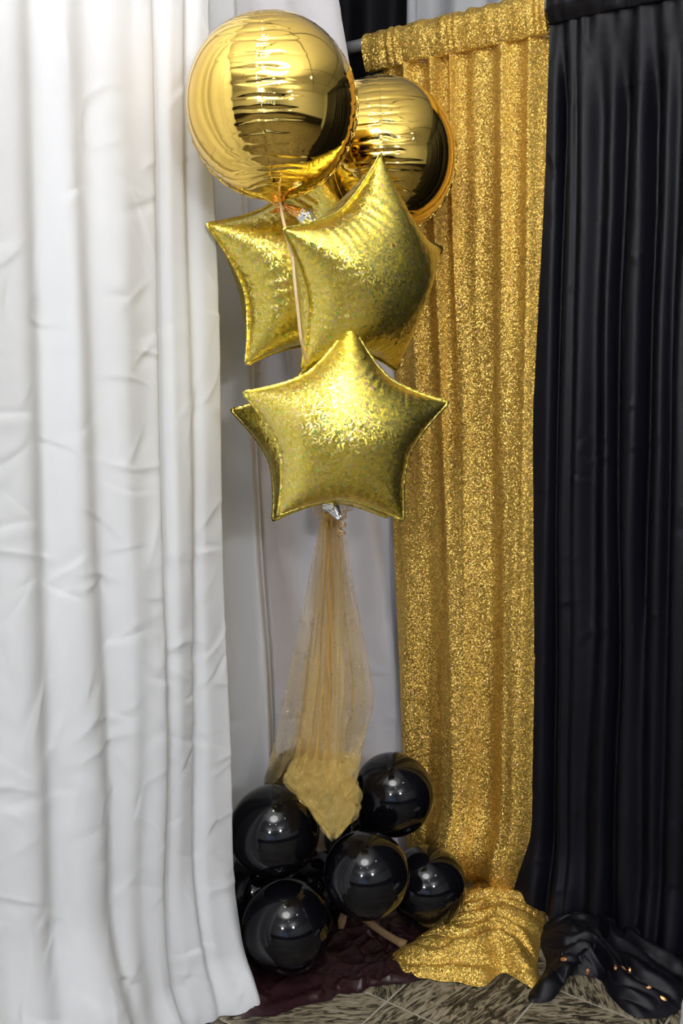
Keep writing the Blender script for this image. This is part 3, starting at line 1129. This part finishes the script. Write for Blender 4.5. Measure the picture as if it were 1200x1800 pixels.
for (px, py, Y, rad, label) in BB:
    c = at(px, py, Y)
    c[2] = max(c[2], rad + 0.02 if c[2] < rad + 0.08 else c[2])
    o = empty('latex_balloon', c)
    d = Vector(core - c)
    d.normalize()
    o.rotation_euler = d.to_track_quat('-Z', 'Y').to_euler()
    o.scale = (rad, rad, rad)
    if lat_proto is None:
        hs = np.linspace(0, 1, 60)
        a = np.pi * hs
        rr = np.sin(a) * (1 + 0.03 * np.cos(a))
        zz = np.cos(a)
        # draw the lower pole out to a short neck
        pull = smooth(0.80, 1.0, hs)
        zz = zz - 0.10 * pull
        rr = np.maximum(rr, 0.07 * smooth(0.9, 1.0, hs))
        an = np.linspace(0, 2 * math.pi, 72, endpoint=False)[:, None]
        P = np.stack([rr * np.cos(an), rr * np.sin(an), zz + 0 * an], -1)
        b = grid('body', P, M_LATEX, o, closed_u=True)
        kn = tube('knot', [(0, 0, -1.09), (0.0, 0, -1.11), (0.01, 0, -1.15), (0.0, 0.01, -1.18), (0.0, 0, -1.22)], [0.05, 0.09, 0.10, 0.06, 0.085], M_LATEX, o, seg=14)
        lat_proto = (b, kn)
    else:
        for pr in lat_proto:
            k = pr.copy()
            col.objects.link(k)
            k.parent = o
    tag(o, label, 'balloon', 'black latex balloons')

# ------------------------------------------------------------------ gold tulle
tul = empty('tulle_tail', at(578, 905, 2.46))
T0 = np.array(tul.location)
tag(tul, 'sheer glittery gold tulle hanging from the lowest stars down into the black balloons', 'tulle')


def tulle_sheet(name, rows, mat, folds, depth, seed, nu=130, nv=110, wav=1.0):
    """rows: (pixel y, left x, right x, Y) from top to bottom; a folded sheet hanging between those edges"""
    rows = np.array(rows, float)
    t = np.linspace(0, len(rows) - 1, nv)
    k = np.arange(len(rows))
    py, xl, xr, Y = (np.interp(t, k, rows[:, c]) for c in range(4))
    ker = np.ones(9) / 9
    sm = lambda a: np.convolve(np.pad(a, 4, mode='edge'), ker, 'valid')
    xl, xr, Y = sm(xl), sm(xr), sm(Y)
    L = np.array([at(xl[i], py[i], Y[i]) for i in range(nv)])
    Rr = np.array([at(xr[i], py[i], Y[i]) for i in range(nv)])
    s = np.linspace(0, 1, nu)[:, None]
    tn = (t / t[-1])[None]
    ph = 2 * math.pi * (folds * s + 0.5 * vnoise(s * 3 + 0 * tn, tn * 1.6 + 0 * s, seed))
    P = L[None] * (1 - s[..., None]) + Rr[None] * s[..., None]
    wd = np.linalg.norm(Rr - L, axis=1)[None]
    P = P + np.zeros((nu, nv, 3))
    P[..., 0] += wav * wd * 0.075 * np.sin(ph * 1.0 + 1.0) * np.sin(math.pi * s) ** 0.3
    P[..., 1] += depth * (0.3 + tn) * np.cos(ph) + 0.012 * vnoise(s * 9 + 0 * tn, tn * 9 + 0 * s, seed + 1)
    P[..., 2] += 0.006 * vnoise(s * 6 + 0 * tn, tn * 5 + 0 * s, seed + 2)
    return grid(name, P - T0, mat, tul)


tulle_sheet('outer_veil', [(898, 566, 596, 2.37), (930, 560, 602, 2.39), (960, 553, 610, 2.41), (1060, 532, 626, 2.50), (1160, 512, 646, 2.53), (1240, 497, 656, 2.56), (1300, 484, 636, 2.58), (1350, 470, 632, 2.58), (1385, 462, 560, 2.58)],
            M_TULLE, 3.0, 0.016, 201)
tulle_sheet('back_veil', [(900, 568, 592, 2.39), (960, 556, 604, 2.43), (1060, 545, 618, 2.54), (1200, 528, 640, 2.58), (1290, 515, 640, 2.60), (1345, 505, 625, 2.61)],
            M_TULLE, 4.0, 0.016, 211)
tulle_sheet('gathered_core', [(896, 570, 594, 2.36), (930, 564, 600, 2.37), (985, 562, 602, 2.40), (1060, 556, 604, 2.46), (1150, 546, 606, 2.47), (1250, 530, 608, 2.47), (1310, 522, 606, 2.46), (1360, 510, 608, 2.45), (1400, 528, 622, 2.42)],
            M_TULLE_IN, 5.0, 0.012, 221)
# bunched end over the balloons: crossing crumpled folds
def bunch(rows, seed, name='bunched_end', n=96, nv=90, amp=0.016):
    """crumpled hollow puff of tulle following the rows (pixel y, left x, right x, Y)"""
    rows = np.array(rows, float)
    k = np.arange(len(rows))
    t = np.linspace(0, len(rows) - 1, nv)
    py, xl, xr, Y = (np.interp(t, k, rows[:, c]) for c in range(4))
    ker = np.ones(7) / 7
    sm = lambda a: np.convolve(np.pad(a, 3, mode='edge'), ker, 'valid')
    xl, xr, Y = sm(xl), sm(xr), sm(Y)
    L = np.array([at(xl[i], py[i], Y[i]) for i in range(nv)])
    Rr = np.array([at(xr[i], py[i], Y[i]) for i in range(nv)])
    C, rad = (L + Rr) / 2, (Rr[:, 0] - L[:, 0]) / 2
    a = np.linspace(0, 2 * math.pi, n, endpoint=False)[:, None]
    ca, sa, tn = np.cos(a), np.sin(a), (t / t[-1])[None]
    # creases run slanting round the puff
    w = vnoise(ca * 1.3 + 7, sa * 1.3 + tn * 2.2, seed)
    q = 2.6 * tn * math.pi * 2 + 1.0 * a + 4.0 * w
    rid = np.abs(np.sin(q * 0.9)) ** 0.7 - 0.6 + 0.22 * vnoise(ca * 4 + 3, sa * 4 + tn * 7, seed + 1)
    rr = rad[None] * (1 + 0.26 * rid) + amp * rid * np.sin(math.pi * np.clip(tn, 0.03, 1)) ** 0.5
    P = np.stack([C[None, :, 0] + rr * ca, C[None, :, 1] + 0.7 * rr * sa, C[None, :, 2] + 0.010 * vnoise(ca * 3, sa * 3 + tn * 6, seed + 2)], -1)
    return grid(name, P - T0, M_TULLE_BUNCH, tul, closed_u=True)


bunch([(1330, 540, 604, 2.46), (1348, 512, 616, 2.45), (1368, 503, 618, 2.44), (1390, 522, 622, 2.42), (1420, 548, 622, 2.385), (1450, 566, 608, 2.345), (1474, 580, 590, 2.315)], 401)
bunch([(1345, 530, 600, 2.47), (1368, 520, 612, 2.46), (1395, 535, 618, 2.43), (1430, 556, 616, 2.385), (1460, 572, 600, 2.34)], 421)
bunch([(1320, 590, 622, 2.48), (1340, 585, 630, 2.47), (1368, 578, 622, 2.46), (1395, 590, 630, 2.43), (1425, 590, 628, 2.40), (1456, 582, 606, 2.36)], 411)
# the gathers around the top knot
tulle_sheet('top_ruffle', [(884, 545, 622, 2.34), (900, 552, 616, 2.35), (915, 566, 600, 2.36), (928, 572, 594, 2.37)], M_TULLE, 6.0, 0.018, 251, nv=40)
# the ribbon inside the tulle that ties the stars to the weight
C = np.array([at(578 + 1.5 * math.sin(k * 0.5), 905 + k * 11, 2.38 + 0.0025 * min(k, 34)) for k in range(46)])
strip('inner_ribbon', C - T0, 0.005, NT('burnt_orange_ribbon').p(Base_Color=(0.62, 0.32, 0.08, 1), Roughness=0.5).m, tul)

# tan rolled tulle end between the front balloons and the gold pool
te = np.array([on_floor(638, 1614, 0.035), on_floor(660, 1630, 0.030), on_floor(682, 1645, 0.026), on_floor(700, 1655, 0.020), on_floor(712, 1662, 0.014)])
tag(tube('tulle_end', te, [0.010, 0.011, 0.010, 0.011, 0.015], M_TULLE_TAIL, seg=10),
    'tan rolled tulle end on the sheet between the black balloons and gold pool', 'tulle')
te = np.array([on_floor(604, 1606, 0.05), on_floor(601, 1618, 0.035), on_floor(599, 1632, 0.022)])
tag(tube('tulle_knot', te, [0.010, 0.013, 0.008], M_TULLE_TAIL, seg=10),
    'small tan knot peeking out between the two front black balloons', 'tulle')

# ------------------------------------------------------------------ copper gems on the black pool
def gem_mesh():
    v = [(0, 0, 0.5)] + [(math.cos(k * math.pi / 3), 0.62 * math.sin(k * math.pi / 3), 0.12 * (k % 2)) for k in range(6)] + [(0, 0, -0.35)]
    f = [(0, 1 + k, 1 + (k + 1) % 6) for k in range(6)] + [(7, 1 + (k + 1) % 6, 1 + k) for k in range(6)]
    return v, f


bpy.context.view_layer.update()
dg = bpy.context.evaluated_depsgraph_get()


def surface_at(px, py):
    r = Vector(ray(px, py)).normalized()
    ok, loc, nrm, idx, ob, mtx = scene.ray_cast(dg, Vector((0, 0, CAM_H)), r)
    return (loc, nrm) if ok else (Vector(on_floor(px, py)), Vector((0, 0, 1)))


gp = None
for k, (px, py, s, rz, lab) in enumerate(((991, 1687, 0.0095, 0.5, 'copper gem on the black pool, leftmost, nearest the gold cloth'),
                                          (1032, 1708, 0.0085, 1.2, 'copper gem on the black pool, second from the gold cloth'),
                                          (1082, 1701, 0.0085, -0.5, 'copper gem, left one of the cluster of three on the black satin'),
                                          (1094, 1703, 0.0100, 0.9, 'copper gem, brightest middle one of the cluster of three on the black satin'),
                                          (1107, 1706, 0.0085, -0.9, 'copper gem, right one of the cluster of three on the black satin'),
                                          (1140, 1736, 0.0085, 0.2, 'copper gem on the black satin below the cluster of three'),
                                          (1165, 1756, 0.0095, -1.0, 'copper gem on the black satin nearest the lower right corner'))):
    loc, nrm = surface_at(px, py)
    if gp is None:
        v, f = gem_mesh()
        gp = mesh('copper_gem', v, f, M_COPPER, smooth_shade=False)
        o = gp
    else:
        o = gp.copy()
        col.objects.link(o)
    o.scale = (s, s, s)
    o.location = loc + nrm * s * 0.25
    o.rotation_euler = (Vector(nrm).to_track_quat('Z', 'Y').to_matrix() @ Matrix.Rotation(rz, 3, 'Z')).to_euler()
    tag(o, lab, 'gem', 'copper gems on the black pool')
